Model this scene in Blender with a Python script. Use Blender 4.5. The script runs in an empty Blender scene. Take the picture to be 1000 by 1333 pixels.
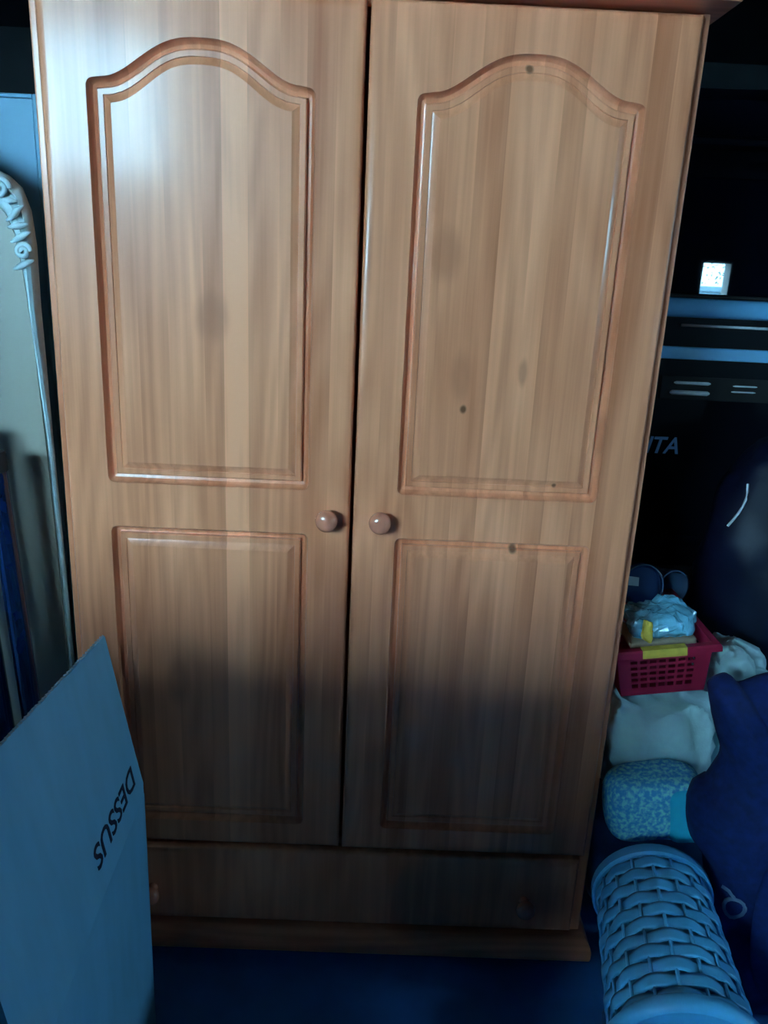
import bpy, bmesh, math, random
from mathutils import Vector, Matrix, noise

# ------------------------------------------------------------------ camera, sky, exposure
sc = bpy.context.scene
COL = sc.collection
random.seed(7)

cam_d = bpy.data.cameras.new('camera')
cam = bpy.data.objects.new('camera', cam_d)
COL.objects.link(cam)
cam_d.sensor_fit = 'VERTICAL'
cam_d.sensor_height = 36.0
cam_d.lens = 36.0 * 1050.0 / 1333.0
cam_d.clip_start = 0.02
_r = Vector((0.99898, 0.000288, 0.04514)).normalized()
_f = Vector((0.013093, 0.955146, -0.295845)).normalized()
_u = _r.cross(_f).normalized()
cam.matrix_world = Matrix(((_r.x, _u.x, -_f.x, 0.0354), (_r.y, _u.y, -_f.y, -1.2851),
                           (_r.z, _u.z, -_f.z, 1.3544), (0, 0, 0, 1)))
sc.camera = cam

world = bpy.data.worlds.new('sky')
sc.world = world
world.use_nodes = True
bg = world.node_tree.nodes['Background']
bg.inputs['Color'].default_value = (0.345, 0.73, 1.0, 1)
bg.inputs['Strength'].default_value = 82.0

sc.view_settings.view_transform = 'Standard'
sc.view_settings.look = 'None'
sc.view_settings.exposure = 0.0
sc.view_settings.gamma = 1.0
sc.view_settings.use_curve_mapping = False
sc.cycles.use_denoising = True
sc.cycles.max_bounces = 8

# openings of the garage front wall (x0, x1, z0, z1)
WALL_Y = -3.6
OPEN = [(-2.75, -1.20, 1.75, 2.50),      # big opening behind the photographer, to the left
        (2.48, 2.725, 1.20, 1.475)]      # tiny window further right
SIDE = (-0.98, -0.60, 1.35, 1.75)          # unseen window added in the right-hand wall to light the box flap (y0, y1, z0, z1)
XL, XR, YB, H = -2.90, 3.7, 5.3, 2.85
def portal(c, w, h, rz):
    ld = bpy.data.lights.new('daylight_portal', 'AREA')
    ld.shape = 'RECTANGLE'; ld.size = w; ld.size_y = h
    ld.cycles.is_portal = True
    lo = bpy.data.objects.new('daylight_portal', ld)
    COL.objects.link(lo)
    lo.location = c
    lo.rotation_euler = (math.radians(90), 0, rz)
for (x0, x1, z0, z1) in OPEN: portal(((x0 + x1) / 2, WALL_Y - .06, (z0 + z1) / 2), x1 - x0, z1 - z0, math.pi)
portal((XR + .07, (SIDE[0] + SIDE[1]) / 2, (SIDE[2] + SIDE[3]) / 2), SIDE[1] - SIDE[0], SIDE[3] - SIDE[2], -math.pi / 2 + math.pi)

# ------------------------------------------------------------------ materials
def nmat(name):
    m = bpy.data.materials.new(name); m.use_nodes = True
    return m, m.node_tree, m.node_tree.nodes['Principled BSDF']

def plain(name, col, rough=0.6, metal=0.0, var=0.12, scale=12.0, bump=0.0, coat=0.0, stretch=(1, 1, 1), trans=0.0, spec=0.5):
    m, nt, b = nmat(name)
    b.inputs['Roughness'].default_value = rough
    b.inputs['Metallic'].default_value = metal
    b.inputs['Coat Weight'].default_value = coat
    b.inputs['Transmission Weight'].default_value = trans
    b.inputs['Specular IOR Level'].default_value = spec
    tc = nt.nodes.new('ShaderNodeTexCoord')
    mp = nt.nodes.new('ShaderNodeMapping'); mp.inputs['Scale'].default_value = stretch
    nt.links.new(tc.outputs['Object'], mp.inputs['Vector'])
    nz = nt.nodes.new('ShaderNodeTexNoise'); nz.inputs['Scale'].default_value = scale; nz.inputs['Detail'].default_value = 4
    nt.links.new(mp.outputs['Vector'], nz.inputs['Vector'])
    rp = nt.nodes.new('ShaderNodeValToRGB')
    rp.color_ramp.elements[0].position = 0.3; rp.color_ramp.elements[1].position = 0.7
    rp.color_ramp.elements[0].color = tuple(c * (1 - var) for c in col) + (1,)
    rp.color_ramp.elements[1].color = tuple(min(1, c * (1 + var)) for c in col) + (1,)
    nt.links.new(nz.outputs['Fac'], rp.inputs['Fac'])
    nt.links.new(rp.outputs['Color'], b.inputs['Base Color'])
    if bump:
        bp = nt.nodes.new('ShaderNodeBump'); bp.inputs['Strength'].default_value = bump; bp.inputs['Distance'].default_value = 0.01
        nt.links.new(nz.outputs['Fac'], bp.inputs['Height']); nt.links.new(bp.outputs['Normal'], b.inputs['Normal'])
    return m

def wood(name, staves, knots=(), light=(0.97, 0.355, 0.178), dark=(0.51, 0.132, 0.053), rough=0.36, coat=0.20, horizontal=False, knotcol=(0.13, 0.04, 0.014)):
    """varnished pine board glued from upright staves; staves = [(x_start, tone 0..1), ...]; knots = [(x, z, radius, aspect)]"""
    m, nt, b = nmat(name)
    N, L = nt.nodes.new, nt.links.new
    b.inputs['Roughness'].default_value = rough
    b.inputs['Coat Weight'].default_value = coat
    b.inputs['Coat Roughness'].default_value = 0.13
    b.inputs['Specular IOR Level'].default_value = 0.28
    tc = N('ShaderNodeTexCoord'); sp = N('ShaderNodeSeparateXYZ'); L(tc.outputs['Object'], sp.inputs[0])
    ax, az = ('Z', 'X') if horizontal else ('X', 'Z')
    mr = N('ShaderNodeMapRange'); mr.inputs['From Min'].default_value = -0.55; mr.inputs['From Max'].default_value = 0.55 if not horizontal else 1.9
    L(sp.outputs[ax], mr.inputs['Value'])
    lo, hi = -0.55, (0.55 if not horizontal else 1.9)
    def ramp(vals):
        r = N('ShaderNodeValToRGB'); cr = r.color_ramp; cr.interpolation = 'CONSTANT'
        for k, (x, v) in enumerate(vals):
            pos = min(1, max(0, (x - lo) / (hi - lo)))
            e = cr.elements[0] if k == 0 else (cr.elements[1] if k == 1 else cr.elements.new(pos))
            e.position = pos; e.color = (v, v, v, 1)
        L(mr.outputs[0], r.inputs['Fac']); return r
    rnd = random.Random(name)
    tone = ramp(staves)
    offs = ramp([(x, rnd.random()) for x, v in staves])
    # grain coordinates: stretched along the stave, shifted per stave
    def math_(op, a, c=None):
        n = N('ShaderNodeMath'); n.operation = op
        for i, v in enumerate((a, c)):
            if v is None: continue
            if isinstance(v, (int, float)): n.inputs[i].default_value = v
            else: L(v, n.inputs[i])
        return n.outputs[0]
    off = math_('MULTIPLY', offs.outputs['Color'], 9.0)
    def coords(sx, sz):
        c = N('ShaderNodeCombineXYZ')
        L(math_('ADD', math_('MULTIPLY', sp.outputs[ax], sx), off), c.inputs[0])
        L(math_('MULTIPLY', sp.outputs['Y'], sx), c.inputs[1])
        L(math_('ADD', math_('MULTIPLY', sp.outputs[az], sz), off), c.inputs[2])
        return c.outputs[0]
    def tex(sx, sz, det=3, rgh=0.5):
        n = N('ShaderNodeTexNoise'); n.inputs['Scale'].default_value = 1.0; n.inputs['Detail'].default_value = det; n.inputs['Roughness'].default_value = rgh
        L(coords(sx, sz), n.inputs['Vector']); return n
    fine = tex(150, 2.2, 4, 0.6); streak = tex(52, 1.1, 5, 0.6); broad = tex(13, 1.7, 3); flow = tex(9.5, 0.95, 1, 0.4)
    rings = math_('SINE', math_('MULTIPLY', flow.outputs['Fac'], 62.0))             # flat-sawn contour grain
    def dev(o, k): return math_('MULTIPLY', math_('SUBTRACT', o, 0.5), k)
    s = math_('MULTIPLY', tone.outputs['Color'], 0.85)
    for o, k in ((fine.outputs['Fac'], 0.38), (streak.outputs['Fac'], 0.70), (broad.outputs['Fac'], 1.35)): s = math_('ADD', s, dev(o, k))
    s = math_('ADD', s, math_('MULTIPLY', rings, 0.10))
    s = math_('ADD', s, 0.08)
    mix = N('ShaderNodeMix'); mix.data_type = 'RGBA'
    mix.inputs['A'].default_value = dark + (1,); mix.inputs['B'].default_value = light + (1,)
    L(s, mix.inputs['Factor'])
    out = mix.outputs['Result']
    for (kx, kz, kr, asp) in knots:
        dx = math_('SUBTRACT', sp.outputs[ax], kx); dz = math_('DIVIDE', math_('SUBTRACT', sp.outputs[az], kz), asp)
        dz = math_('ADD', dz, math_('MULTIPLY', math_('SUBTRACT', broad.outputs['Fac'], 0.5), 0.02))
        dd = math_('SQRT', math_('ADD', math_('MULTIPLY', dx, dx), math_('MULTIPLY', dz, dz)))
        k = N('ShaderNodeMapRange'); k.interpolation_type = 'SMOOTHSTEP'
        k.inputs['From Min'].default_value = kr * 0.35; k.inputs['From Max'].default_value = kr
        k.inputs['To Min'].default_value = 0.85 if kr < 0.0105 and asp < 2 else 0.5; k.inputs['To Max'].default_value = 0.0
        L(dd, k.inputs['Value'])
        mk = N('ShaderNodeMix'); mk.data_type = 'RGBA'
        L(k.outputs[0], mk.inputs['Factor']); L(out, mk.inputs['A']); mk.inputs['B'].default_value = (knotcol if kr < 0.0105 and asp < 2 else (0.44, 0.13, 0.06)) + (1,)
        out = mk.outputs['Result']
    L(out, b.inputs['Base Color'])
    bp = N('ShaderNodeBump'); bp.inputs['Strength'].default_value = 0.06; bp.inputs['Distance'].default_value = 0.002
    L(fine.outputs['Fac'], bp.inputs['Height']); L(bp.outputs['Normal'], b.inputs['Normal'])
    return m

def speckled(name, c0, c1, scale=60, thr=(0.5, 0.56), rough=0.8):
    m, nt, b = nmat(name)
    tc = nt.nodes.new('ShaderNodeTexCoord')
    nz = nt.nodes.new('ShaderNodeTexNoise'); nz.inputs['Scale'].default_value = scale; nz.inputs['Detail'].default_value = 3
    nt.links.new(tc.outputs['Object'], nz.inputs['Vector'])
    rp = nt.nodes.new('ShaderNodeValToRGB')
    rp.color_ramp.elements[0].position = thr[0]; rp.color_ramp.elements[0].color = c0 + (1,)
    rp.color_ramp.elements[1].position = thr[1]; rp.color_ramp.elements[1].color = c1 + (1,)
    nt.links.new(nz.outputs['Fac'], rp.inputs['Fac']); nt.links.new(rp.outputs['Color'], b.inputs['Base Color'])
    b.inputs['Roughness'].default_value = rough
    return m

LEFT_STAVES = [(-0.55, 0.62), (-0.40, 0.45), (-0.348, 0.60), (-0.300, 0.52), (-0.244, 0.40), (-0.211, 0.98), (-0.173, 0.58),
               (-0.127, 0.50), (-0.087, 0.36), (-0.045, 0.48)]
RIGHT_STAVES = [(-0.55, 0.5), (0.0, 0.50), (0.038, 0.58), (0.085, 0.40), (0.120, 0.56), (0.160, 0.46), (0.205, 0.62), (0.250, 0.74),
                (0.281, 0.42), (0.317, 0.66), (0.365, 0.50), (0.40, 0.36), (0.435, 0.52)]
M = {}
M['door_l'] = wood('varnished_pine_door_a', LEFT_STAVES, [(-0.229, 1.262, 0.034, 1.5), (-0.30, 0.62, 0.03, 2.0), (-0.395, 0.86, 0.02, 3.0)])
M['door_r'] = wood('varnished_pine_door_b', RIGHT_STAVES, [(0.231, 1.628, 0.008, 1.0), (0.172, 1.134, 0.007, 1.3), (0.274, 0.903, 0.009, 1.3),
                                                      (0.332, 1.014, 0.005, 1.0), (0.128, 1.37, 0.035, 1.6), (0.165, 1.185, 0.024, 2.2), (0.400, 1.10, 0.012, 4.0), (0.262, 1.20, 0.010, 3.0)])
M['carcass'] = wood('varnished_pine_carcass', [(-0.55, 0.55), (-0.4, 0.48), (-0.2, 0.6), (0.1, 0.5), (0.3, 0.6), (0.45, 0.5)])
M['rail'] = wood('varnished_pine_rail', [(-0.55, 0.5), (0.08, 0.55), (0.2, 0.45), (1.0, 0.5), (1.72, 0.6)], horizontal=True)
M['knob'] = plain('turned_pine_knob', (0.66, 0.20, 0.11), 0.2, coat=1.0, var=0.12, scale=90, stretch=(1, 1, 0.2))
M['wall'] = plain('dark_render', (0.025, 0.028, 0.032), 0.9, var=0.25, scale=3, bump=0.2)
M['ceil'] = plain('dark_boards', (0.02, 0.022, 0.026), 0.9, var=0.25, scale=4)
M['floor'] = plain('concrete_floor', (0.03, 0.18, 0.52), 0.75, var=0.22, scale=7, bump=0.15)
M['card'] = plain('blue_grey_cardboard', (0.17, 0.50, 0.72), 0.85, var=0.06, scale=26, stretch=(1, 1, 0.25))
M['ink'] = plain('dark_ink', (0.004, 0.012, 0.045), 0.9)
M['brown_card'] = plain('brown_cardboard', (0.13, 0.085, 0.045), 0.9, var=0.1, scale=20)
M['carve'] = plain('painted_carving', (0.52, 0.62, 0.62), 0.5, var=0.12, scale=40)
M['hpanel'] = plain('headboard_veneer', (0.28, 0.24, 0.185), 0.45, var=0.12, scale=9, stretch=(1, 1, 0.3))
M['greyboard'] = plain('blue_grey_board', (0.10, 0.25, 0.36), 0.55, var=0.08, scale=8)
M['darkblue'] = plain('dark_blue_plastic', (0.003, 0.011, 0.045), 0.15, coat=0.4, var=0.3, scale=15)
M['paint'] = plain('black_car_paint', (0.0015, 0.002, 0.005), 0.4, spec=0.15, var=0.05)
M['glass'] = plain('tinted_glass', (0.002, 0.003, 0.006), 0.015, var=0.02)
M['silver'] = plain('brushed_silver', (0.20, 0.58, 0.95), 0.35, metal=0.0, var=0.05)
M['glint_chrome'] = plain('glint_chrome', (0.88, 0.95, 1.0), 0.25, metal=0.0, var=0.03)  # pale non-metal colour, carries the painted glints on the van trim
M['badge'] = plain('badge_silver', (0.24, 0.46, 0.80), 0.5, metal=0.2, var=0.03)
M['rubber'] = plain('rubber', (0.008, 0.008, 0.009), 0.8)
M['redlamp'] = plain('red_lens', (0.12, 0.004, 0.006), 0.2)
M['binbag'] = plain('black_plastic_bag', (0.003, 0.006, 0.020), 0.5, var=0.4, scale=9, bump=0.5, spec=0.25)
M['navy'] = plain('navy_fabric', (0.0015, 0.016, 0.11), 0.85, var=0.3, scale=60)
M['print'] = plain('white_print', (0.16, 0.25, 0.36), 0.8)
M['cloth'] = plain('off_white_cloth', (0.60, 0.88, 0.98), 0.95, var=0.12, scale=16, bump=0.7)
M['floral'] = speckled('blue_floral_print', (0.08, 0.50, 0.92), (0.36, 0.95, 1.0), 130, (0.42, 0.62))
M['cyan'] = plain('cyan_fabric', (0.03, 0.66, 1.0), 0.85, var=0.06)
M['red'] = plain('red_plastic', (0.42, 0.018, 0.055), 0.35, var=0.08, scale=20)
M['yellow'] = plain('yellow_paper', (0.72, 0.52, 0.07), 0.7, var=0.12, scale=60)
M['film'] = plain('clear_blue_film', (0.16, 0.48, 0.68), 0.12, var=0.55, scale=16, bump=0.8, coat=0.6)
M['jar'] = plain('dark_blue_tub', (0.012, 0.035, 0.12), 0.2, var=0.1)
M['jarclear'] = plain('smoky_plastic', (0.04, 0.07, 0.12), 0.15, var=0.1)
M['beige'] = plain('beige_card', (0.42, 0.30, 0.20), 0.7)
M['paper'] = plain('grey_paper', (0.32, 0.42, 0.5), 0.8)
M['hamper'] = plain('blue_plastic_weave', (0.10, 0.50, 0.90), 0.38, var=0.12, scale=25)
M['bluesheet'] = plain('blue_plastic_sheet', (0.015, 0.075, 0.22), 0.5, var=0.4, scale=12, bump=0.5)
M['cord'] = plain('white_cord', (0.6, 0.65, 0.68), 0.7)
M['ground'] = plain('grey_yard', (0.18, 0.18, 0.17), 0.9)
M['gardenwall'] = plain('blue_grey_render', (0.35, 0.5, 0.62), 0.9)
M['leaf'] = plain('green_leaf', (0.03, 0.07, 0.02), 0.7)
M['bark'] = plain('bark', (0.05, 0.04, 0.03), 0.9)
M['frame'] = plain('white_window_frame', (0.4, 0.4, 0.4), 0.6)

# ------------------------------------------------------------------ helpers
BASE = {}
def tag(o, label, cat, group=None):
    o['label'] = label; o['category'] = cat
    if group: o['group'] = group
    return o
def thing(name, label, cat, base=(0, 0, 0), group=None):
    o = bpy.data.objects.new(name, None); COL.objects.link(o)
    o.empty_display_size = 0.1; o.location = base
    return tag(o, label, cat, group)
def origin(parent):
    v = Vector((0, 0, 0))
    while parent is not None:
        v += Vector(parent.location); parent = parent.parent
    return v
def obj(name, bm, mat, parent=None, smooth=False, angle=None, label=None, base=None):
    """bm holds world coordinates; the object's origin is its parent's base"""
    o0 = origin(parent)
    if base is not None: o0 = Vector(base)
    bmesh.ops.recalc_face_normals(bm, faces=bm.faces[:])
    for v in bm.verts: v.co -= o0
    me = bpy.data.meshes.new(name)
    bm.to_mesh(me); bm.free()
    me.materials.append(M[mat])
    if smooth:
        me.polygons.foreach_set('use_smooth', [True] * len(me.polygons))
        if angle is not None:
            try: me.set_sharp_from_angle(angle=math.radians(angle))
            except Exception: pass
    o = bpy.data.objects.new(name, me); COL.objects.link(o)
    if base is not None: o.location = base
    if parent is not None: o.parent = parent
    if label: o['label'] = label
    return o
def struct(name, bm, mat):
    o = obj(name, bm, mat); o['kind'] = 'structure'; return o
def box(bm, x0, x1, y0, y1, z0, z1, bev=0.0, mtx=None):
    r = bmesh.ops.create_cube(bm, size=1.0)
    vs = r['verts']
    for v in vs:
        v.co = Vector((x0 + (v.co.x + .5) * (x1 - x0), y0 + (v.co.y + .5) * (y1 - y0), z0 + (v.co.z + .5) * (z1 - z0)))
    if bev:
        es = list({e for v in vs for e in v.link_edges})
        r2 = bmesh.ops.bevel(bm, geom=es, offset=bev, segments=2, profile=0.5, affect='EDGES')
        vs = list({v for f in r2['faces'] for v in f.verts} | {v for v in vs if v.is_valid})
    if mtx is not None:
        for v in vs: v.co = mtx @ v.co
    return bm
def boxo(name, dims, mat, parent=None, bev=0.003, mtx=None, **k):
    bm = bmesh.new(); box(bm, *dims, bev=bev, mtx=mtx); return obj(name, bm, mat, parent, **k)
def grid_faces(bm, rows, close_u=False, close_v=False):
    """rows: list of lists of Vectors"""
    V = [[bm.verts.new(c) for c in r] for r in rows]
    nu, nv = len(V), len(V[0])
    for i in range(nu - (0 if close_u else 1)):
        for j in range(nv - (0 if close_v else 1)):
            a, b_, c, d = V[i][j], V[(i + 1) % nu][j], V[(i + 1) % nu][(j + 1) % nv], V[i][(j + 1) % nv]
            try: bm.faces.new((a, b_, c, d))
            except ValueError: pass
    return V
def lathe(bm, prof, origin_, axis, n=24, caps=True):
    """prof: [(radius, distance along axis)]"""
    axis = Vector(axis).normalized(); o = Vector(origin_)
    t = axis.orthogonal().normalized(); s = axis.cross(t)
    rows = [[o + axis * h + (t * math.cos(2 * math.pi * k / n) + s * math.sin(2 * math.pi * k / n)) * r for k in range(n)] for r, h in prof]
    V = grid_faces(bm, rows, close_v=True)
    if caps:
        for ring, fl in ((V[0], True), (V[-1], False)):
            try: bm.faces.new(ring[::-1] if fl else ring)
            except ValueError: pass
    return bm
def tube(bm, pts, r, n=8, radii=None, squash=None):
    pts = [Vector(p) for p in pts]; rows = []
    up = Vector((0.13, 0.31, 0.94)).normalized()
    for i, q in enumerate(pts):
        d = (pts[min(i + 1, len(pts) - 1)] - pts[max(i - 1, 0)]).normalized()
        s = d.cross(up)
        if s.length < 1e-3: s = d.cross(Vector((1, 0, 0)))
        s.normalize(); t = s.cross(d)
        rr = radii[i] if radii else r
        rows.append([q + (s * math.cos(2 * math.pi * k / n) + t * math.sin(2 * math.pi * k / n)) * rr for k in range(n)])
    V = grid_faces(bm, rows, close_v=True)
    bm.faces.new(V[0][::-1]); bm.faces.new(V[-1])
    return bm
def sgnpow(v, e): return math.copysign(abs(v) ** e, v)
def lump(c, h, e1=0.6, e2=0.6, amp=0.02, freq=6.0, seed=0, nu=48, nv=30, rot=None, fold=0.0, foldf=14.0):
    """soft, creased superellipsoid: bags, pillows, folded cloth"""
    bm = bmesh.new(); rows = []; c = Vector(c)
    for i in range(nv + 1):
        ph = -math.pi / 2 + math.pi * i / nv
        ph = max(-1.5655, min(1.5655, ph)); row = []
        for j in range(nu):
            th = 2 * math.pi * j / nu
            p = Vector((h[0] * sgnpow(math.cos(ph), e1) * sgnpow(math.cos(th), e2),
                        h[1] * sgnpow(math.cos(ph), e1) * sgnpow(math.sin(th), e2), h[2] * sgnpow(math.sin(ph), e1)))
            q = p * freq + Vector((seed * 3.7, seed * 1.9, seed * 5.3))
            d = noise.noise(q) * amp + noise.noise(q * 2.7) * amp * 0.4
            if fold:
                d -= fold * abs(noise.noise(Vector((p.x * foldf, p.y * foldf, p.z * foldf * 0.35)) + Vector((seed, 0, 0)))) ** 0.5
            nrm = Vector((p.x / h[0] ** 2, p.y / h[1] ** 2, p.z / h[2] ** 2))
            if nrm.length > 0: nrm.normalize()
            p = p + nrm * d
            if rot is not None: p = rot @ p
            row.append(c + p)
        rows.append(row)
    V = grid_faces(bm, rows, close_v=True)
    bm.faces.new(V[0][::-1]); bm.faces.new(V[-1])
    return bm
def floor_clip(bm, z=0.001):
    for v in bm.verts: v.co.z = max(v.co.z, z)
    return bm
def text_bm(body, size, origin_, xdir, ydir, shear=0.0, depth=0.0006, fit=None, offset=0.0):
    cu = bpy.data.curves.new('lettering_curve', 'FONT'); cu.body = body; cu.size = size; cu.shear = shear; cu.extrude = depth; cu.offset = offset
    cu.resolution_u = 3
    to = bpy.data.objects.new('lettering_tmp', cu); COL.objects.link(to)
    dg = bpy.context.evaluated_depsgraph_get()
    me = bpy.data.meshes.new_from_object(to.evaluated_get(dg))
    bm = bmesh.new(); bm.from_mesh(me)
    bpy.data.objects.remove(to); bpy.data.curves.remove(cu); bpy.data.meshes.remove(me)
    xs = [v.co.x for v in bm.verts]; ys = [v.co.y for v in bm.verts]
    X, Y = Vector(xdir).normalized(), Vector(ydir).normalized(); Z = X.cross(Y); o = Vector(origin_)
    sx = sy = 1.0
    if fit: sx = fit[0] / (max(xs) - min(xs)); sy = fit[1] / (max(ys) - min(ys))
    x0, y0 = min(xs), min(ys)
    for v in bm.verts:
        v.co = o + X * ((v.co.x - x0) * sx) + Y * ((v.co.y - y0) * sy) + Z * v.co.z
    return bm

# ------------------------------------------------------------------ the garage
b = bmesh.new(); box(b, XL - .2, XR + .2, WALL_Y - .2, YB + .2, -0.15, 0.0); struct('floor', b, 'floor')
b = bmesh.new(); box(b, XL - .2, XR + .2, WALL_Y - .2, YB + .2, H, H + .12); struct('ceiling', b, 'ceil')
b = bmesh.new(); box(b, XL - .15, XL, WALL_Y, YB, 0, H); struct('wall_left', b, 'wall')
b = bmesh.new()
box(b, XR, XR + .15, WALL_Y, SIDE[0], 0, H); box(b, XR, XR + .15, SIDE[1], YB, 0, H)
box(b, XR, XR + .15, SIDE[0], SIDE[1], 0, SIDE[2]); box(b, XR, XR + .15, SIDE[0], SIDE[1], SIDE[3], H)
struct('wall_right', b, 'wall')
b = bmesh.new(); y0, y1, z0, z1 = SIDE; t = .03
for q in ((y0, y0 + t, z0, z1), (y1 - t, y1, z0, z1), (y0, y1, z0, z0 + t), (y0, y1, z1 - t, z1)): box(b, XR - .01, XR + .14, *q)
struct('window_3', b, 'frame')
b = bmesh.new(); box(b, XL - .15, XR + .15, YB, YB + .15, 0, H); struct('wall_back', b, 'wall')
b = bmesh.new()                                  # front wall with its openings
xs = [XL - .15]
for (x0, x1, z0, z1) in OPEN: xs += [x0, x1]
xs.append(XR + .15)
for i in range(len(xs) - 1):
    if i % 2 == 0: box(b, xs[i], xs[i + 1], WALL_Y - .12, WALL_Y, 0, H)
    else:
        z0, z1 = OPEN[i // 2][2:]
        box(b, xs[i], xs[i + 1], WALL_Y - .12, WALL_Y, 0, z0); box(b, xs[i], xs[i + 1], WALL_Y - .12, WALL_Y, z1, H)
struct('wall_front', b, 'wall')
for i, (x0, x1, z0, z1) in enumerate(OPEN):
    b = bmesh.new(); t = 0.015
    box(b, x0, x0 + t, WALL_Y - .11, WALL_Y + .01, z0, z1); box(b, x1 - t, x1, WALL_Y - .11, WALL_Y + .01, z0, z1)
    box(b, x0, x1, WALL_Y - .11, WALL_Y + .01, z0, z0 + t); box(b, x0, x1, WALL_Y - .11, WALL_Y + .01, z1 - t, z1)
    struct('window_%d' % (i + 1), b, 'frame')

# ------------------------------------------------------------------ wardrobe
HW = 0.486
ward = thing('wardrobe', 'varnished honey pine wardrobe with two arched panel doors and a bottom drawer', 'wardrobe')
ZT, ZB = 1.706, 0.280
boxo('side_panel', (-HW, -HW + .020, .022, .56, .075, 1.72), 'carcass', ward)
boxo('side_panel', (HW - .020, HW, .022, .56, .075, 1.72), 'carcass', ward)
boxo('back_panel', (-HW + .02, HW - .02, .545, .555, .075, 1.71), 'carcass', ward)
boxo('top_panel', (-HW + .02, HW - .02, .024, .545, 1.700, 1.72), 'carcass', ward)
boxo('divider_shelf', (-HW + .02, HW - .02, .024, .545, .268, .286), 'carcass', ward)
boxo('bottom_panel', (-HW + .02, HW - .02, .024, .545, .075, .095), 'carcass', ward)

def moulding(name, prof, mat, side=1.0):
    """prof = [(projection, z)] swept round front and both sides of the carcass"""
    b = bmesh.new(); rows = []
    for pr, z in prof:
        x = HW + pr * side; y = .022 - pr
        rows.append([Vector((-x, .56, z)), Vector((-x, y, z)), Vector((x, y, z)), Vector((x, .56, z))])
    grid_faces(b, rows)
    # close the top and bottom with plain plates
    for pr, z in (prof[0], prof[-1]):
        x = HW + pr * side; y = .022 - pr
        vs = [b.verts.new(c) for c in ((-x, y, z), (x, y, z), (x, .56, z), (-x, .56, z))]; b.faces.new(vs)
    return obj(name, b, mat, ward, smooth=True, angle=35)
moulding('cornice', [(0.062, 1.712), (0.066, 1.716), (0.067, 1.728), (0.070, 1.738), (0.078, 1.750), (0.086, 1.765), (0.090, 1.772), (0.090, 1.785), (0.0, 1.786)], 'rail', 0.28)
moulding('plinth', [(0.010, 0.036), (0.032, 0.037), (0.034, 0.045), (0.034, 0.060), (0.030, 0.070), (0.020, 0.077), (0.012, 0.082), (0.0, 0.086)], 'rail', 0.6)
for sx in (-1, 1):
    for yy in (0.055, 0.50):
        b = bmesh.new(); lathe(b, [(0.026, 0.0), (0.040, 0.008), (0.046, 0.020), (0.040, 0.032), (0.030, 0.037)], (sx * 0.425, yy, 0.0), (0, 0, 1), 24)
        obj('foot', b, 'knob', ward, smooth=True)

# routed profile: (distance inward from the routed outline, depth below the door face)
PROF = [(0.000, 0.0), (0.0008, 0.0035), (0.003, 0.0088), (0.0065, 0.0122), (0.0110, 0.0135), (0.0128, 0.0130),
        (0.0132, 0.0068), (0.0150, 0.0054), (0.0225, 0.0056), (0.0232, 0.0074), (0.0262, 0.0068), (0.0330, 0.0018), (0.0345, 0.0010)]
def offset_loop(pts, d):
    n = len(pts); out = []
    for i in range(n):
        p0, p1, p2 = pts[i - 1], pts[i], pts[(i + 1) % n]
        a = (p1 - p0).normalized(); c = (p2 - p1).normalized()
        n1 = Vector((-a.y, a.x)); n2 = Vector((-c.y, c.x))
        m = n1 + n2
        k = m.dot(m)
        out.append(p1 + m * (2 * d / k) if k > 1e-6 else p1 + n1 * d)
    return out
def panel_outline(xa, xb, z0, z1, apex=None):
    """returns loop(d): the counter-clockwise (x, z) loop set in by d, with an arched, ogee-shouldered top when apex is given"""
    w = xb - xa
    def top(x):
        if apex is None: return z1
        u = min(1.0, abs(2 * (x - xa) / w - 1))              # 1 at the shoulders, 0 at the apex
        if u > 0.86: f = 0.035 * (1 - (u - 0.86) / 0.14) ** 2
        else: f = 0.035 + 0.965 * (0.5 + 0.5 * math.cos(math.pi * (u / 0.86) ** 1.35))
        return z1 + (apex - z1) * f
    def loop(d):
        x0, x1, zb = xa + d, xb - d, z0 + d; P = []
        def sp(n): return [0.5 - 0.5 * math.cos(math.pi * k / n) for k in range(n)]
        def tz(x):
            sl = (top(x + .002) - top(x - .002)) / .004
            return top(x) - d * math.sqrt(1 + sl * sl)
        for t in sp(26): P.append(Vector((x0 + (x1 - x0) * t, zb)))
        for t in sp(26): P.append(Vector((x1, zb + (tz(x1) - zb) * t)))
        n = 64 if apex is not None else 26
        for t in sp(n): P.append(Vector((x1 + (x0 - x1) * t, tz(x1 + (x0 - x1) * t))))
        for t in sp(26): P.append(Vector((x0, tz(x0) + (zb - tz(x0)) * t)))
        r = 0.011 - d                                          # the outermost edge has rounded corners
        if r > 0.0005:
            for p in P:
                for cx, sx in ((x0 + r, -1), (x1 - r, 1)):
                    for cz, sz in ((zb + r, -1), (tz(x0 if sx < 0 else x1) - r, 1)):
                        dx, dz = (p.x - cx) * sx, (p.y - cz) * sz
                        if dx > 0 and dz > 0:
                            m = math.hypot(dx, dz)
                            if m > r: p.x = cx + sx * dx * r / m; p.y = cz + sz * dz * r / m
        return P
    return loop
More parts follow.
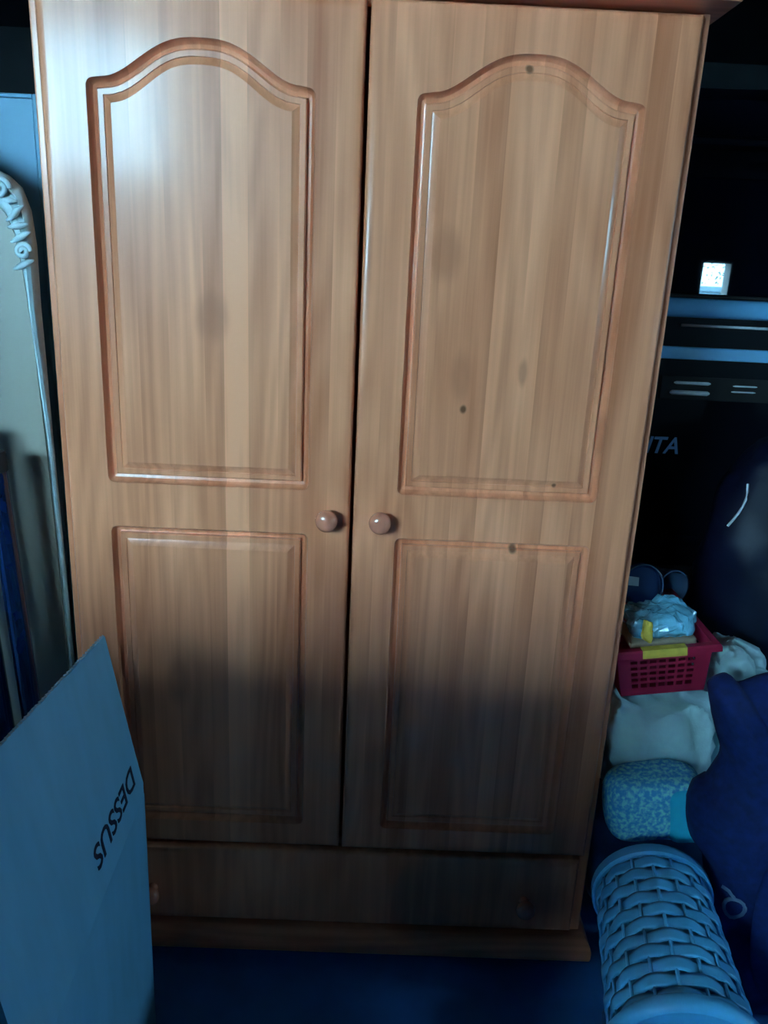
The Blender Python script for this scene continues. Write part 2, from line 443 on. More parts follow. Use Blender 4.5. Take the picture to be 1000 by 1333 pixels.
def make_door(name, xa, xb, mat, panels, z0, z1, yf=0.0, yb=0.0205, er=0.013, ed=0.007):
    b = bmesh.new()
    # rounded outer edge
    loops = [(er, 0.0)] + [(er - er * math.sin(a), ed - ed * math.cos(a)) for a in [math.pi / 2 * k / 5 for k in range(1, 6)]] + [(0.0, yb)]
    base = [Vector((xa, z0)), Vector((xb, z0)), Vector((xb, z1)), Vector((xa, z1))]
    rows = []
    for ins, dep in loops:
        rows.append([Vector((p.x, yf + dep, p.y)) for p in offset_loop(base, ins)])
    V = grid_faces(b, rows, close_v=True)
    b.faces.new(V[-1])
    hole_loops = [V[0]]; field = []
    for pl in panels:
        rr = []
        for d, dep in PROF:
            rr.append([Vector((p.x, yf + dep, p.y)) for p in pl(d)])
        W = grid_faces(b, rr, close_v=True)
        b.faces.new(W[-1])
        field += [b.edges.get((W[-1][i], W[-1][(i + 1) % len(W[-1])])) for i in range(len(W[-1]))]
        hole_loops.append(W[0])
    es = set()
    for lp in hole_loops:
        for i in range(len(lp)):
            e = b.edges.get((lp[i], lp[(i + 1) % len(lp)]))
            es.add(e)
    bmesh.ops.triangle_fill(b, use_beauty=True, use_dissolve=False, edges=list(es))
    for f in b.faces: f.smooth = True
    for e in b.edges:
        if len(e.link_faces) == 2 and e.calc_face_angle(0) > math.radians(28): e.smooth = False
    for e in list(es) + field: e.smooth = False
    return obj(name, b, mat, ward)
XI, XO = 0.073, 0.4035
ZPT, ZUB, ZLT, ZLB, ZAP = 1.588, 0.988, 0.912, 0.330, 1.645
def knob(x, z, y, parent, r=0.0185):
    b = bmesh.new()
    lathe(b, [(0.010, 0.0), (0.0105, 0.003), (0.0085, 0.006), (0.0085, 0.012), (r * .80, 0.016), (r * .97, 0.021), (r, 0.026), (r * .93, 0.0315), (r * .72, 0.0355), (r * .4, 0.0378), (0.0005, 0.0385)],
          (x, y, z), (0, -1, 0), 28)
    return obj('knob', b, 'knob', parent, smooth=True)
dl = make_door('door', -0.470, -0.004, 'door_l', [panel_outline(-XO, -XI, ZUB, ZPT, ZAP), panel_outline(-XO, -XI, ZLB, ZLT)], ZB, ZT)
dr = make_door('door', 0.002, 0.470, 'door_r', [panel_outline(XI, XO, ZUB, ZPT, ZAP), panel_outline(XI, XO, ZLB, ZLT)], ZB, ZT, yf=-0.002)
knob(-0.041, 0.944, 0.0, dl); knob(0.047, 0.945, -0.002, dr)
drw = make_door('drawer', -0.463, 0.463, 'carcass', [], 0.098, 0.268, er=0.014, ed=0.008)
for sx in (-1, 1): knob(sx * 0.362, 0.172, 0.0, drw)

# ------------------------------------------------------------------ left of the wardrobe
hb = thing('headboard', 'carved pale blue painted headboard leaning upright left of the wardrobe', 'headboard', (-0.95, 0.055, 0.0))
out_r = [(-0.95, 1.590), (-0.90, 1.588), (-0.82, 1.575), (-0.72, 1.545), (-0.64, 1.505), (-0.585, 1.474), (-0.559, 1.461), (-0.545, 1.455), (-0.526, 1.438), (-0.515, 1.405), (-0.511, 1.354), (-0.512, 1.26), (-0.509, 1.05), (-0.505, 0.85), (-0.502, 0.629), (-0.503, 0.30), (-0.516, 0.0)]
in_r = [(-0.95, 1.530), (-0.90, 1.528), (-0.83, 1.516), (-0.74, 1.490), (-0.66, 1.456), (-0.595, 1.426), (-0.564, 1.410), (-0.553, 1.397), (-0.543, 1.370), (-0.538, 1.335), (-0.534, 1.300), (-0.528, 1.215), (-0.521, 1.05), (-0.516, 0.85), (-0.512, 0.629), (-0.514, 0.30), (-0.527, 0.0)]
def mir(ps): return [(-1.90 - x, z) for x, z in ps[::-1][:-1]]
outl, inl = mir(out_r) + out_r, mir(in_r) + in_r
b = bmesh.new()
fr = [b.verts.new((x, .045, z)) for x, z in inl]; bk = [b.verts.new((x, .065, z)) for x, z in inl]
b.faces.new(fr); b.faces.new(bk[::-1])
for i in range(len(fr)): b.faces.new((fr[i], fr[(i + 1) % len(fr)], bk[(i + 1) % len(fr)], bk[i]))
obj('headboard_panel', b, 'hpanel', hb)
b = bmesh.new(); rows = []
for (xo, zo), (xi, zi) in zip(outl, inl):
    w = math.hypot(xo - xi, zo - zi); row = []
    for t, h in ((0, -.0), (0, .013), (0.08, .021), (0.2, .026), (0.28, .020), (0.5, .026), (0.72, .022), (0.85, .016), (1.0, .008), (1.0, .0)):
        hh = h * min(1.0, w / 0.03) if 0 < t < 1 or h > 0 else h
        row.append(Vector((xo + (xi - xo) * t, .055 - hh if h > 0 else .050, zo + (zi - zo) * t)))
    rows.append(row)
grid_faces(b, rows, close_v=True)
obj('moulding', b, 'carve', hb, smooth=True, angle=40)
def spiral(cx, cz, r0, turns, y, th0=0.0, sgn=1):
    n = int(22 * turns)
    return [(cx + sgn * r0 * (1 - .8 * k / n) * math.cos(th0 + 2 * math.pi * turns * k / n), y, cz + r0 * (1 - .8 * k / n) * math.sin(th0 + 2 * math.pi * turns * k / n)) for k in range(n + 1)]
for side in (1, -1):
    def mx(x): return x if side == 1 else -1.90 - x
    for (cx, cz, r0) in ((-0.552, 1.435, .016), (-0.524, 1.345, .012), (-0.60, 1.455, .015)):
        b = bmesh.new(); tube(b, [(mx(x), y, z) for x, y, z in spiral(cx, cz, r0, 1.6, .027)], .0042, 8)
        obj('carved_scroll', b, 'carve', hb, smooth=True)
    for k, (cx, cz, an) in enumerate(((-0.539, 1.418, 2.4), (-0.532, 1.400, 2.6), (-0.529, 1.382, 2.8), (-0.526, 1.366, 2.9), (-0.570, 1.447, 2.0), (-0.62, 1.478, 1.9), (-0.68, 1.503, 1.9), (-0.525, 1.325, 3.0))):
        dx, dz = math.sin(an), math.cos(an)
        b = bmesh.new(); pts = []; rad = []
        for q in range(7):
            t = q / 6 - .5
            pts.append((mx(cx - dz * t * .034 + dx * .004 * math.sin(q)), .0275 + .004 * abs(t), cz + dx * t * .02 * (1 if k % 2 else -1) + t * .012)); rad.append(.0012 + .0042 * math.sin(math.pi * (q + .35) / 6.7))
        tube(b, pts, .004, 7, radii=rad); obj('carved_leaf', b, 'carve', hb, smooth=True)

pb = thing('board', 'flat blue-grey board standing behind the carved headboard', 'board', (-0.95, 0.21, 0.0))
boxo('panel', (-1.35, -0.563, .205, .225, 0.0, 1.588), 'greyboard', pb, bev=.002)
boxo('edge_strip', (-0.563, -0.553, .203, .227, 0.0, 1.595), 'greyboard', pb, bev=.002)
boxo('edge_strip', (-1.35, -0.563, .203, .227, 1.588, 1.595), 'greyboard', pb, bev=.002)

for k, (xt, xb_, yy, zt, rr, lb) in enumerate(((-0.570, -0.520, -.040, 1.04, .017, 'dark blue plastic tube closest to the wardrobe, leaning by the headboard'),
                                       (-0.622, -0.566, -.052, 1.08, .019, 'dark blue plastic tube second from the wardrobe, leaning by the headboard'),
                                       (-0.668, -0.610, -.048, 1.02, .018, 'dark blue plastic tube third from the wardrobe, leaning by the headboard'))):
    tb = thing('plastic_tube', lb, 'tube', (xb_, yy, 0), group='dark blue tubes by the headboard')
    a, c = Vector((xb_, yy, 0.0)), Vector((xt, yy, zt)); dd = (c - a).normalized(); L_ = (c - a).length
    b = bmesh.new(); lathe(b, [(rr * .98, 0.012), (rr, .02), (rr, L_ - .02), (rr * .98, L_ - .012)], a, dd, 20); obj('tube_body', b, 'darkblue', tb, smooth=True, angle=40)
    for h0 in (0.0, L_ - .035):
        b = bmesh.new(); lathe(b, [(rr * .7, h0), (rr * 1.12, h0 + .004), (rr * 1.14, h0 + .03), (rr * 1.0, h0 + .035)], a, dd, 20); obj('end_cap', b, 'rubber', tb, smooth=True, angle=40)

# open carton, its right-hand flap standing up
NB = Vector((-0.322, -0.152, 0.50)); cv = Vector((0.039, -0.999, 0)).normalized(); ev = Vector((-0.17, -0.006, 0.985)).normalized()
nv = cv.cross(-ev).normalized(); wl = Vector((-cv.y, cv.x, 0)) * -1                  # wl points to the left, into the carton
if wl.x > 0: wl = -wl
LEN, WID, T = 0.50, 0.42, 0.005
cb = thing('cardboard_box', 'open blue-grey cardboard box with its flap raised, in front of the wardrobe', 'box', (NB.x - .2, NB.y - .35, 0))
def slab(quad, thick_dir, thick):
    b = bmesh.new(); q0 = [b.verts.new(Vector(c)) for c in quad]; q1 = [b.verts.new(Vector(c) - thick_dir * thick) for c in quad]
    b.faces.new(q0); b.faces.new(q1[::-1])
    n = len(quad)
    for i in range(n): b.faces.new((q0[i], q1[i], q1[(i + 1) % n], q0[(i + 1) % n]))
    return b
G = Vector((0, 0, -0.499))
A0, A1 = NB, NB + cv * LEN; B0, B1 = A0 + wl * WID, A1 + wl * WID
for (p, q, nd) in ((A0, A1, -wl), (B0, B1, wl), (A0, B0, -cv), (A1, B1, cv)):
    # the front wall is thick with paper liners on both sides
    obj('box_wall', slab([p, q, q + G, p + G], nd, T), 'card', cb)
obj('box_bottom', slab([A0 + G, A1 + G, B1 + G, B0 + G], Vector((0, 0, -1)), T), 'card', cb)
# raised flap: outline with slightly wavy edge and a torn notch at the crease
def fp(c, e, n=0.0): return NB + cv * c + ev * e + nv * n
fl_out = [fp(0.002, 0.0), fp(LEN - .002, 0.0), fp(LEN - .01, 0.345)]
for k in range(1, 30):
    t = k / 30; c = (LEN - .01) * (1 - t); fl_out.append(fp(c, 0.345 - (0.345 - 0.289) * t + .0022 * noise.noise(Vector((c * 90, 1.3, 0)))))
fl_out += [fp(0.000, 0.289), fp(-.002, 0.285), fp(-.002, 0.20), fp(-.004, 0.09), fp(-.006, 0.03), fp(-.007, 0.016), fp(-.002, 0.010)]
flap = obj('box_flap', slab(fl_out, nv, T), 'card', cb)
# corrugated core showing along the cut edge
b = bmesh.new(); zz = []
for k in range(181):
    c = (LEN - .02) * k / 180; t = 1 - c / (LEN - .01)
    e = 0.345 - (0.345 - 0.289) * t
    zz.append(fp(c, e + .0008, -.0025 + .0018 * math.sin(k * 1.57)))
tube(b, zz, .0011, 5); obj('corrugated_edge', b, 'paper', flap)
obj('lettering', text_bm('DESSUS', 0.05, fp(0.028, 0.074, 0.0006), cv, -ev, depth=0.0003, fit=(0.196, 0.036), offset=0.0006), 'ink', flap, label='dark handwritten letters DESSUS')
for p, q, tilt in ((B0, B1, wl), (A1, B1, cv)):
    t2 = (tilt * .8 + Vector((0, 0, -.6))).normalized()
    obj('box_flap', slab([p, q, q + t2 * .2, p + t2 * .2], t2.cross(q - p).normalized(), T), 'card', cb)

# unseen closed cartons, added to throw shade on the lower wardrobe
def carton(x0, x1, y0, y1, z0, z1, label):
    c = thing('shade_carton', label, 'box', ((x0 + x1) / 2, (y0 + y1) / 2, z0), group='unseen cartons added to shade the wardrobe')
    boxo('carton_body', (x0, x1, y0, y1, z0, z1 - .006), 'brown_card', c, bev=.004)
    boxo('top_flap', (x0, x1, y0, (y0 + y1) / 2 - .001, z1 - .006, z1), 'brown_card', c, bev=.001)
    boxo('top_flap', (x0, x1, (y0 + y1) / 2 + .001, y1, z1 - .006, z1), 'brown_card', c, bev=.001)
    boxo('tape', (x0 + .001, x1 - .001, (y0 + y1) / 2 - .025, (y0 + y1) / 2 + .025, z1, z1 + .0008), 'beige', c, bev=0)
carton(-1.17, -0.215, -1.42, -1.10, 0.001, 0.58, 'large closed brown carton added out of view to shade the lower wardrobe')
carton(-1.15, -0.22, -1.41, -1.11, 0.582, 1.17, 'closed brown carton stacked on the large carton, added for the same shade')

# ------------------------------------------------------------------ the dark van behind, on the right
van = thing('van', 'black van parked behind the wardrobe with silver trim and badge letters', 'van', (1.26, 2.7, 0))
side = [(0.90, .26), (.84, .30), (.795, .40), (.785, .60), (.80, .65), (.825, .67), (.828, 1.0), (.828, 1.64), (.845, 1.70), (.89, 1.765), (1.0, 1.81), (1.2, 1.83), (2.2, 1.84), (3.0, 1.80), (3.3, 1.70), (3.9, 1.22), (4.3, 1.10), (4.75, .98), (4.88, .80), (4.90, .45), (4.80, .28)]
cy_, cz_ = 2.8, 0.95
b = bmesh.new(); rows = []
for x, iy, iz in ((.40, .10, .10), (.405, .07, .08), (.42, .04, .05), (.46, .015, .02), (.54, .0, .0), (1.26, -.004, -.01), (1.98, 0, 0), (2.06, .015, .02), (2.10, .04, .05), (2.115, .07, .08), (2.12, .10, .10)):
    row = []
    for y, z in side:
        yy = y + iy * (1 if y < cy_ else -1) * min(1, abs(y - cy_) / 1.9)
        zz_ = z - iz * max(0, (z - cz_)) / .9 * 1.0
        if z > 1.2 and (x < .5 or x > 2.0): pass
        row.append(Vector((x, yy, zz_)))
    rows.append(row)
V = grid_faces(b, rows, close_v=True); b.faces.new(V[0][::-1]); b.faces.new(V[-1])
obj('van_body', b, 'paint', van, smooth=True, angle=30)
boxo('rear_window', (.56, 1.96, .812, .830, 1.312, 1.585), 'glass', van, bev=.002)
boxo('brake_light', (.95, 1.55, .800, .826, 1.605, 1.625), 'redlamp', van, bev=.003)
boxo('rear_spoiler', (.56, 1.96, .755, .86, 1.648, 1.668), 'paint', van, bev=.006)
b = bmesh.new(); rows = []
for k in range(9):
    a = math.pi * k / 8
    rows.append([Vector((x, .826 - .020 * math.sin(a), 1.279 + .0245 * math.cos(a))) for x in (.58, 1.26, 1.94)])
grid_faces(b, rows); obj('window_sill_trim', b, 'silver', van, smooth=True)
boxo('window_seal', (.56, 1.96, .800, .828, 1.3035, 1.3115), 'rubber', van, bev=.002)
b = bmesh.new(); lathe(b, [(.0035, 0), (.0035, .24)], (.80, .822, 1.235), (1, 0, 0), 10); obj('crease_glint', b, 'glint_chrome', van, smooth=True)  # stands in for the thin highlight below the sill
boxo('trim_strip', (.55, 1.97, .812, .830, 1.150, 1.181), 'silver', van, bev=.003)
for (x0, x1, z, r) in ((.803, .899, 1.089, .0042), (.795, .900, 1.0635, .0062), (.958, 1.022, 1.086, .0022), (.956, 1.020, 1.071, .0022)):
    b = bmesh.new(); lathe(b, [(r * .4, 0), (r, .006), (r, x1 - x0 - .006), (r * .4, x1 - x0)], (x0, .822, z), (1, 0, 0), 12); obj('handle_glint', b, 'glint_chrome', van, smooth=True, angle=40)  # handle bars cut to the length of their glints, brightness in the colour
boxo('handle_recess', (.77, 1.07, .822, .8285, 1.045, 1.105), 'rubber', van, bev=.002)
lt = text_bm('NTA', .06, (.724, .8255, .899), (1, 0, 0), (0, 0, 1), shear=.22, depth=.002, fit=(.119, .045), offset=.0009)
obj('badge_lettering', lt, 'badge', van, label='silver-blue badge letters ending in NTA')
for x0, x1 in ((.425, .53), (1.99, 2.095)):
    boxo('tail_light', (x0, x1, .822, .87, .80, 1.25), 'redlamp', van, bev=.015)
boxo('rear_bumper', (.44, 2.08, .765, .83, .38, .60), 'rubber', van, bev=.025)
for xx in (.48, 2.04):
    for yy in (1.55, 4.1):
        b = bmesh.new(); lathe(b, [(.19, -.09), (.27, -.1), (.31, -.085), (.32, -.05), (.32, .05), (.31, .085), (.27, .1), (.19, .09)], (xx, yy, .32), (1, 0, 0), 36)
        w = obj('tyre', b, 'rubber', van, smooth=True, angle=35)
        b = bmesh.new(); lathe(b, [(.04, -.10), (.08, -.095), (.18, -.085), (.19, -.06), (.19, .06), (.18, .085), (.08, .095), (.04, .10)], (xx, yy, .32), (1, 0, 0), 24)
        obj('hub_cap', b, 'silver', w, smooth=True, angle=30)

# ------------------------------------------------------------------ pile on the right
bb = thing('bin_bag', 'black plastic bin bag standing behind the red basket', 'bag', (1.065, .52, 0))
bagm = floor_clip(lump((1.065, .52, .51), (.25, .155, .52), .55, .8, .025, 5, 3, 64, 48, fold=.03, foldf=11))
from mathutils.bvhtree import BVHTree
bvh = BVHTree.FromBMesh(bagm)
obj('bag_body', bagm, 'binbag', bb, smooth=True)
obj('bag_neck', lump((1.08, .51, 1.04), (.07, .06, .06), 1, 1, .02, 14, 8, 28, 18, fold=.015, foldf=26), 'binbag', bb, smooth=True)
cord = []
for k in range(10):
    t = k / 9
    loc, nr, _, _ = bvh.ray_cast(Vector((.868 - .030 * t ** 2 + .012 * math.sin(2.6 * t), 0, .965 - .150 * t)), Vector((0, 1, 0)))
    if loc is not None: cord.append(loc + Vector((0, -.002, 0)))
cord = [cord[0]] + [(cord[i - 1] + cord[i] * 2 + cord[i + 1]) / 4 for i in range(1, len(cord) - 1)] + [cord[-1]]
b = bmesh.new(); tube(b, cord, .0030, 7); obj('drawstring', b, 'cord', bb, smooth=True, label='white drawstring')

o = tag(obj('laundry_bag', floor_clip(lump((.715, .24, .155), (.205, .17, .158), .55, .6, .015, 6, 5, fold=.02)), 'bluesheet', None, smooth=True, base=(.715, .27, 0)),
        'dark blue plastic bag at the bottom of the pile beside the wardrobe', 'bag')
RT = Matrix.Rotation(math.radians(-5), 3, 'Y')
wc = tag(obj('folded_quilt', lump((.632, .275, .440), (.122, .215, .122), .42, .45, .014, 7, 2, 96, 64, RT, fold=.040, foldf=15), 'cloth', None, smooth=True, base=(.632, .275, .33)),
         'crumpled off-white folded quilt under the red basket', 'quilt')
fp_ = thing('floral_pillow', 'light blue floral pillow sticking out below the white quilt', 'pillow', (.59, .03, .35))
obj('pillow_cover', lump((.588, .012, .405), (.092, .055, .066), .5, .5, .006, 9, 4, 48, 30, Matrix.Rotation(math.radians(-7), 3, 'Y'), fold=.004), 'floral', fp_, smooth=True)
obj('plain_patch', lump((.640, -.010, .408), (.040, .044, .054), .4, .4, .004, 12, 6, 32, 20, Matrix.Rotation(math.radians(-7), 3, 'Y')), 'cyan', fp_, smooth=True, label='plain bright cyan end of the pillow')

tw = thing('towel', 'crumpled pale towel bundled to the right of the red basket', 'towel', (.79, .24, .33))
obj('towel_bundle', lump((.812, .26, .47), (.058, .12, .152), .6, .7, .018, 12, 9, 48, 30, fold=.02, foldf=20), 'cloth', tw, smooth=True)
obj('towel_fold', lump((.782, .175, .605), (.036, .05, .040), .9, .9, .012, 18, 11, 32, 20, fold=.01, foldf=30), 'cloth', tw, smooth=True)
b = bmesh.new(); rows = []
for k in range(15):                                     # stiff collar-like turned-up edge
    a = math.radians(160 - 150 * k / 14)
    row = []
    for (q, dy) in ((1.0, 0.0), (0.97, -.012), (0.62, -.018), (0.60, -.010), (0.95, .004)):
        row.append(Vector((.812 + .045 * q * math.cos(a), .165 + dy, .572 + .044 * q * math.sin(a))))
    rows.append(row)
Vv = grid_faces(b, rows, close_v=True); b.faces.new(Vv[0][::-1]); b.faces.new(Vv[-1])
obj('towel_hem', b, 'cloth', tw, smooth=True, angle=50)

# red perforated basket, sitting tilted on the quilt
BM_ = Matrix.Translation((.531, .105, .570)) @ Matrix.Rotation(math.radians(-8), 4, 'Y')
rb = thing('storage_basket', 'red perforated plastic basket with a yellow label on its rim', 'basket', (.61, .22, .59))
bw, bd, bh, fl = .160, .225, .104, .012
def wallpt(s, u, v):
    """side s, u along the wall 0..1, v up the wall 0..1 (basket coordinates)"""
    g = fl * v
    x0, x1, y0, y1 = -g, bw + g, -g, bd + g
    return {0: Vector((x0 + (x1 - x0) * u, y0, bh * v)), 1: Vector((x1, y0 + (y1 - y0) * u, bh * v)),
            2: Vector((x1 - (x1 - x0) * u, y1, bh * v)), 3: Vector((x0, y1 - (y1 - y0) * u, bh * v))}[s]
b = bmesh.new()
for s in range(4):
    nc, nr = 7, 5
    us = [0.0, .14]; vs = [0.0, .16]
    for k in range(nc):
        u0 = .14 + .72 * k / nc; us += [u0 + .72 / nc * .74, u0 + .72 / nc] if k < nc - 1 else [u0 + .72 / nc * .74]
    us += [1.0]
    for k in range(nr):
        v0 = .18 + .62 * k / nr; vs += [v0 + .62 / nr * .55, v0 + .62 / nr] if k < nr - 1 else [v0 + .62 / nr * .55]
    vs += [1.0]
    pts = [[b.verts.new(BM_ @ wallpt(s, u, v)) for v in vs] for u in us]
    for i in range(len(us) - 1):
        for j in range(len(vs) - 1):
            if i % 2 == 1 and j % 2 == 1: continue                      # a slot
            b.faces.new((pts[i][j], pts[i + 1][j], pts[i + 1][j + 1], pts[i][j + 1]))
b.faces.new([b.verts.new(BM_ @ Vector(c)) for c in ((0, 0, 0), (bw, 0, 0), (bw, bd, 0), (0, bd, 0))])
bmesh.ops.remove_doubles(b, verts=b.verts[:], dist=.0003)
bo = obj('basket_body', b, 'red', rb)
sm = bo.modifiers.new('wall_thickness', 'SOLIDIFY'); sm.thickness = .0025
b = bmesh.new(); rows = []
for k, (sx, sy) in enumerate(((0, 0), (1, 0), (1, 1), (0, 1))):
    cxp = -fl + (bw + 2 * fl) * sx; cyp = -fl + (bd + 2 * fl) * sy; ox, oy = (1 if sx else -1), (1 if sy else -1)
    rows.append([BM_ @ Vector((cxp + ox * o1, cyp + oy * o1, bh + z)) for o1, z in ((-.003, .002), (.010, .002), (.012, -.002), (.012, -.012), (.0095, -.012), (.0095, -.001), (-.003, -.001))])
grid_faces(b, rows, close_u=True, close_v=True); obj('basket_rim', b, 'red', rb)
lb_ = bmesh.new(); box(lb_, .035, .118, -fl - .0135, -fl - .0122, bh - .0135, bh + .0035, mtx=BM_)
box(lb_, .035, .118, -fl - .0125, -fl + .004, bh + .0025, bh + .0035, mtx=BM_)
obj('rim_label', lb_, 'yellow', rb, label='yellow paper label')

# things in the basket
pk = thing('wrapped_pack', 'clear film wrapped blue pack lying in the red basket', 'pack', (.60, .20, .66))
RP = Matrix.Rotation(math.radians(-12), 3, 'Y')
obj('film_wrap', lump((.612, .185, .702), (.068, .056, .031), .55, .6, .008, 26, 3, 56, 32, RP, fold=.012, foldf=36), 'film', pk, smooth=False)
boxo('tray', (.545, .675, .135, .235, .664, .678), 'beige', pk, bev=.005, mtx=Matrix.Translation((.61, .185, .671)) @ Matrix.Rotation(math.radians(-8), 4, 'Y') @ Matrix.Translation((-.61, -.185, -.671)))
b = lump((.572, .129, .700), (.013, .005, .024), .9, .9, .005, 60, 5, 28, 20, Matrix.Rotation(math.radians(-18), 3, 'Y'), fold=.006, foldf=70); obj('yellow_tag', b, 'yellow', pk, smooth=True, label='yellow tag under the film')
jr = thing('plastic_tub', 'dark blue round tub with a grey label lying in the red basket', 'tub', (.60, .27, .70))
ja = Vector((.18, -1.0, .22)).normalized(); jc = Vector((.592, .300, .730))
b = bmesh.new(); lathe(b, [(.036, -.055), (.042, -.050), (.044, 0.0), (.047, .018), (.0475, .030), (.046, .035), (.041, .037), (.0395, .034), (.001, .034)], jc, ja, 40); obj('tub_body', b, 'jar', jr, smooth=True, angle=30)
b = bmesh.new(); lathe(b, [(.0462, .0355), (.0472, .039), (.0462, .0415), (.0445, .0405)], jc, ja, 40, caps=False); obj('lid_rim', b, 'jarclear', jr, smooth=True)
jx = Vector((1, 0, 0)) - ja * ja.x; jx.normalize(); jz = jx.cross(ja) * -1
if jz.z < 0: jz = -jz
q = jc + ja * .0352
obj('label_patch', slab([q + jx * -.034 + jz * .002, q + jx * -.008 + jz * .000, q + jx * -.008 + jz * .018, q + jx * -.034 + jz * .021], ja, -.0006), 'paper', jr, label='grey paper label')
cp = thing('clear_cup', 'smoky clear plastic cup lying behind the dark blue tub', 'cup', (.66, .31, .70))
cc = Vector((.672, .345, .716)); ca = Vector((.30, -1.0, .15)).normalized()
b = bmesh.new(); lathe(b, [(.026, -.05), (.028, -.048), (.034, .03), (.0365, .033), (.0365, .037), (.034, .037), (.032, .03), (.024, -.045), (.001, -.046)], cc, ca, 32, caps=False); obj('cup_body', b, 'jarclear', cp, smooth=True, angle=35)

# navy bag in front of the pile
nb = thing('duffel_bag', 'navy fabric bag slumped on the floor at the right edge', 'bag', (.86, -.10, 0))
NAVY = [(.602, .690), (.610, .706), (.625, .713), (.640, .708), (.654, .698), (.70, .716), (.80, .735), (.95, .72), (1.05, .60), (1.06, .30), (1.0, .03), (.85, .002), (.72, .003), (.685, .06), (.668, .2), (.652, .33), (.618, .385), (.603, .43), (.602, .470), (.614, .492), (.630, .502), (.646, .555), (.630, .60), (.614, .645)]
def pillow(outline, c, y0, th_front, th_back, seed=0, amp=.012, rings=9):
    b = bmesh.new(); C = Vector((c[0], 0, c[1])); P = []
    n = len(outline)
    for i in range(n):                                   # smooth the outline (Catmull-Rom)
        p0, p1, p2, p3 = [Vector((q[0], 0, q[1])) for q in (outline[i - 1], outline[i], outline[(i + 1) % n], outline[(i + 2) % n])]
        for k in range(4):
            t = k / 4; P.append(0.5 * ((2 * p1) + (p2 - p0) * t + (2 * p0 - 5 * p1 + 4 * p2 - p3) * t * t + (3 * p1 - p0 - 3 * p2 + p3) * t ** 3))
    rows = []
    for side, th in ((-1, th_front), (1, th_back)):
        ss = [math.sin(math.pi / 2 * k / rings) for k in range(rings + 1)]
        if side == -1: seq = ss[1:]
        else: seq = ss[1:-1][::-1]
        for q in seq:
            hgt = (1 - q ** 4) ** 0.5; row = []
            for p in P:
                w = C + (p - C) * q; w.z = max(w.z, .002)
                d = noise.noise(w * 7 + Vector((seed, 0, 0))) * amp * 2 - amp * 1.6 * abs(noise.noise(w * 11 + Vector((0, seed, 0)))) ** .5
                row.append(Vector((w.x, y0 + side * (th * hgt + d * hgt), w.z)))
            rows.append(row)
    V = grid_faces(b, rows, close_v=True); b.faces.new(V[0][::-1]); b.faces.new(V[-1])
    return b
navy_bm = pillow(NAVY, (.83, .44), -.10, .10, .07, 4, .022); navy_bvh = BVHTree.FromBMesh(navy_bm)
obj('bag_body', navy_bm, 'navy', nb, smooth=True)
obj('top_flap', pillow([(.668, .690), (.80, .715), (.98, .70), (1.02, .56), (.90, .47), (.78, .50), (.71, .58)], (.83, .6), -.196, .022, .02, 9, .010), 'navy', nb, smooth=True)
obj('side_pocket', pillow([(.72, .42), (.84, .45), (.98, .42), (1.0, .2), (.9, .1), (.76, .12), (.71, .25)], (.85, .28), -.196, .028, .02, 6, .010), 'navy', nb, smooth=True)
for q in ((.735, -.226, .455), (.722, -.224, .435), (.743, -.226, .405)):
    b = bmesh.new(); lathe(b, [(.0012, 0), (.0024, .002), (.0024, .007), (.001, .009)], q, (.3, -.2, -.9), 8); obj('zip_pull', b, 'glint_chrome', nb, smooth=True)
b = bmesh.new(); tube(b, [(.700, -.190, .68), (.712, -.212, .60), (.735, -.222, .52), (.755, -.222, .42), (.765, -.216, .30), (.77, -.21, .2)], .009, 8); obj('strap', b, 'navy', nb, smooth=True)
mk = [(.690 + .014 * math.cos(t * .4488 + 1.9), .285 + .024 * math.sin(t * .4488 + 1.9)) for t in range(15)] + [(.682, .312), (.675, .320), (.667, .321)]
mp_ = []
for x, z in mk:
    loc, nr, _, _ = navy_bvh.ray_cast(Vector((x, -1, z)), Vector((0, 1, 0)))
    if loc is not None: mp_.append(loc + Vector((0, -.0008, 0)))
b = bmesh.new(); tube(b, mp_, .0036, 6); obj('printed_mark', b, 'print', nb, smooth=True, label='pale looped mark printed on the bag')
nb.location.y += 0.04; nb.location.x += 0.018

# woven plastic hamper lying on a blue sheet
o = tag(obj('plastic_sheet', floor_clip(lump((.585, -.300, .085), (.125, .19, .105), .7, .7, .012, 7, 21, 48, 26, fold=.03, foldf=10)), 'bluesheet', None, smooth=True, base=(.585, -.30, 0)),
        'bunched dark blue plastic sheet under the lying hamper', 'sheet')
hp = thing('laundry_hamper', 'blue woven plastic hamper lying on its side at the lower right', 'hamper', (.53, -.27, .18))
F0, F1 = Vector((.557, -.115, .308)), Vector((.512, -.425, .292)); ha = (F1 - F0).normalized(); HL = (F1 - F0).length
ht = ha.cross(Vector((0, 0, 1))).normalized(); hs = ht.cross(ha)
def hpt(h, a, r): return F0 + ha * h + (ht * math.cos(a) + hs * math.sin(a)) * r
def hr(h): return .093 + .012 * h / HL
NS = 18
for k in range(NS):
    a = 2 * math.pi * k / NS
    b = bmesh.new(); tube(b, [hpt(h * HL / 8, a, hr(h * HL / 8)) for h in range(9)], .0030, 6); obj('stake', b, 'hamper', hp, smooth=True)
NR = 11
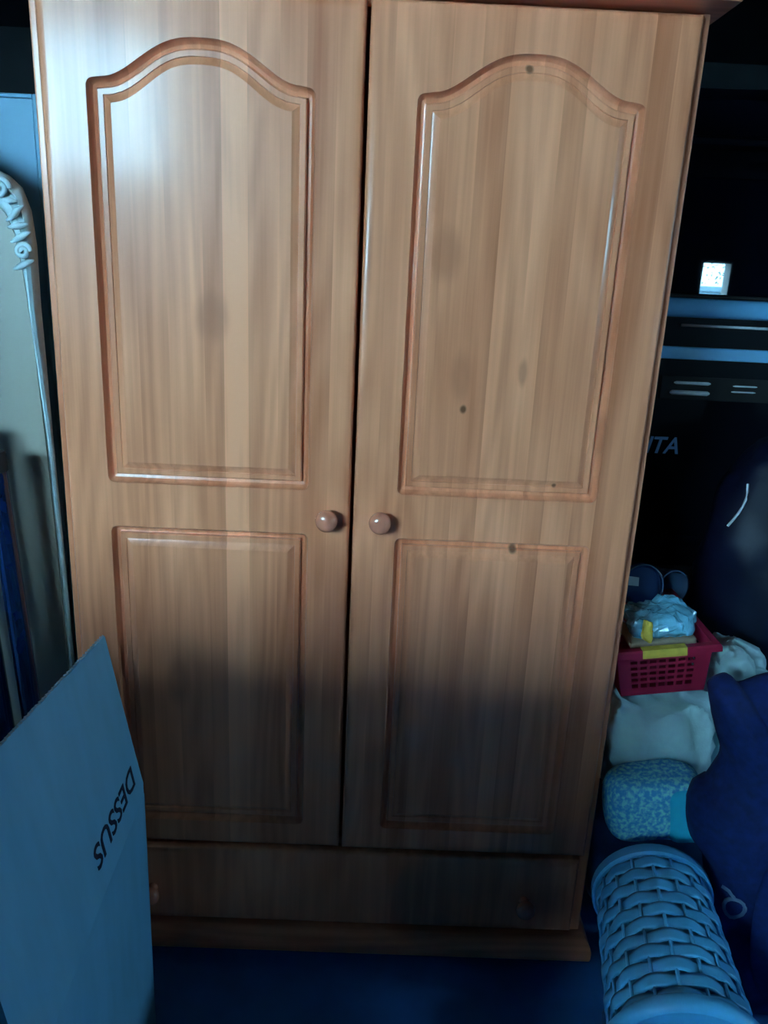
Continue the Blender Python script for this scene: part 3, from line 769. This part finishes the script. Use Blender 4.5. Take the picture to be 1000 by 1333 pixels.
for k in range(NR):
    h0 = .030 + (HL - .05) * k / (NR - 1); wd = (HL - .05) / (NR - 1) * .492
    b = bmesh.new(); rows = []
    for j in range(96):
        a = 2 * math.pi * j / 96; wv = .0032 * math.sin(a * NS / 2 + (math.pi if k % 2 else 0) + math.pi / 2)
        rows.append([hpt(h0 - wd, a, hr(h0) + wv - .0006), hpt(h0 - wd * .5, a, hr(h0) + wv + .001), hpt(h0 + wd * .5, a, hr(h0) + wv + .001), hpt(h0 + wd, a, hr(h0) + wv - .0006), hpt(h0, a, hr(h0) + wv - .0015)])
    grid_faces(b, rows, close_u=True, close_v=True); obj('weave_band', b, 'hamper', hp, smooth=True)
b = bmesh.new(); lathe(b, [(.086, -.004), (.100, -.006), (.103, -.002), (.1035, .016), (.100, .019), (.094, .018), (.090, .010)], F0, ha, 48, caps=False); obj('rim', b, 'hamper', hp, smooth=True, angle=50)
b = bmesh.new(); lathe(b, [(.104, HL - .012), (.116, HL - .014), (.121, HL - .008), (.1225, HL + .006), (.119, HL + .012), (.112, HL + .014), (.108, HL + .010), (.060, HL + .013), (.001, HL + .014)], F0, ha, 48, caps=False); obj('lid', b, 'hamper', hp, smooth=True, angle=50)

# ------------------------------------------------------------------ outside the openings
b = bmesh.new(); box(b, -30, 30, -30, WALL_Y - .21, -.2, -.02); struct('ground', b, 'ground')
b = bmesh.new(); box(b, 2.5, 9.0, -10.2, -10.0, -.02, 1.15); box(b, 2.45, 9.05, -10.25, -9.95, 1.15, 1.22); gw = struct('wall_garden', b, 'gardenwall')
tr = thing('garden_tree', 'leafy tree outside, mirrored in the van rear window', 'tree', (5.4, -9.0, -.02))
b = bmesh.new(); tube(b, [(5.4, -9, -.02), (5.38, -9, .8), (5.43, -9, 1.5), (5.2, -9, 2.2)], .06, 8, radii=[.09, .07, .05, .02]); obj('trunk', b, 'bark', tr, smooth=True)
b = bmesh.new()
for k in range(700):
    c = Vector((random.gauss(5.08, .24), random.gauss(-9, .3), random.gauss(1.66, .22)))
    u = Vector((random.uniform(-1, 1), random.uniform(-1, 1), random.uniform(-1, 1))).normalized(); w = u.orthogonal().normalized(); s_ = random.uniform(.012, .028)
    b.faces.new([b.verts.new(c + u * s_), b.verts.new(c + w * s_ * .6), b.verts.new(c - u * s_), b.verts.new(c - w * s_ * .6)])
fo = obj('foliage', b, 'leaf', tr); fo['kind'] = 'stuff'
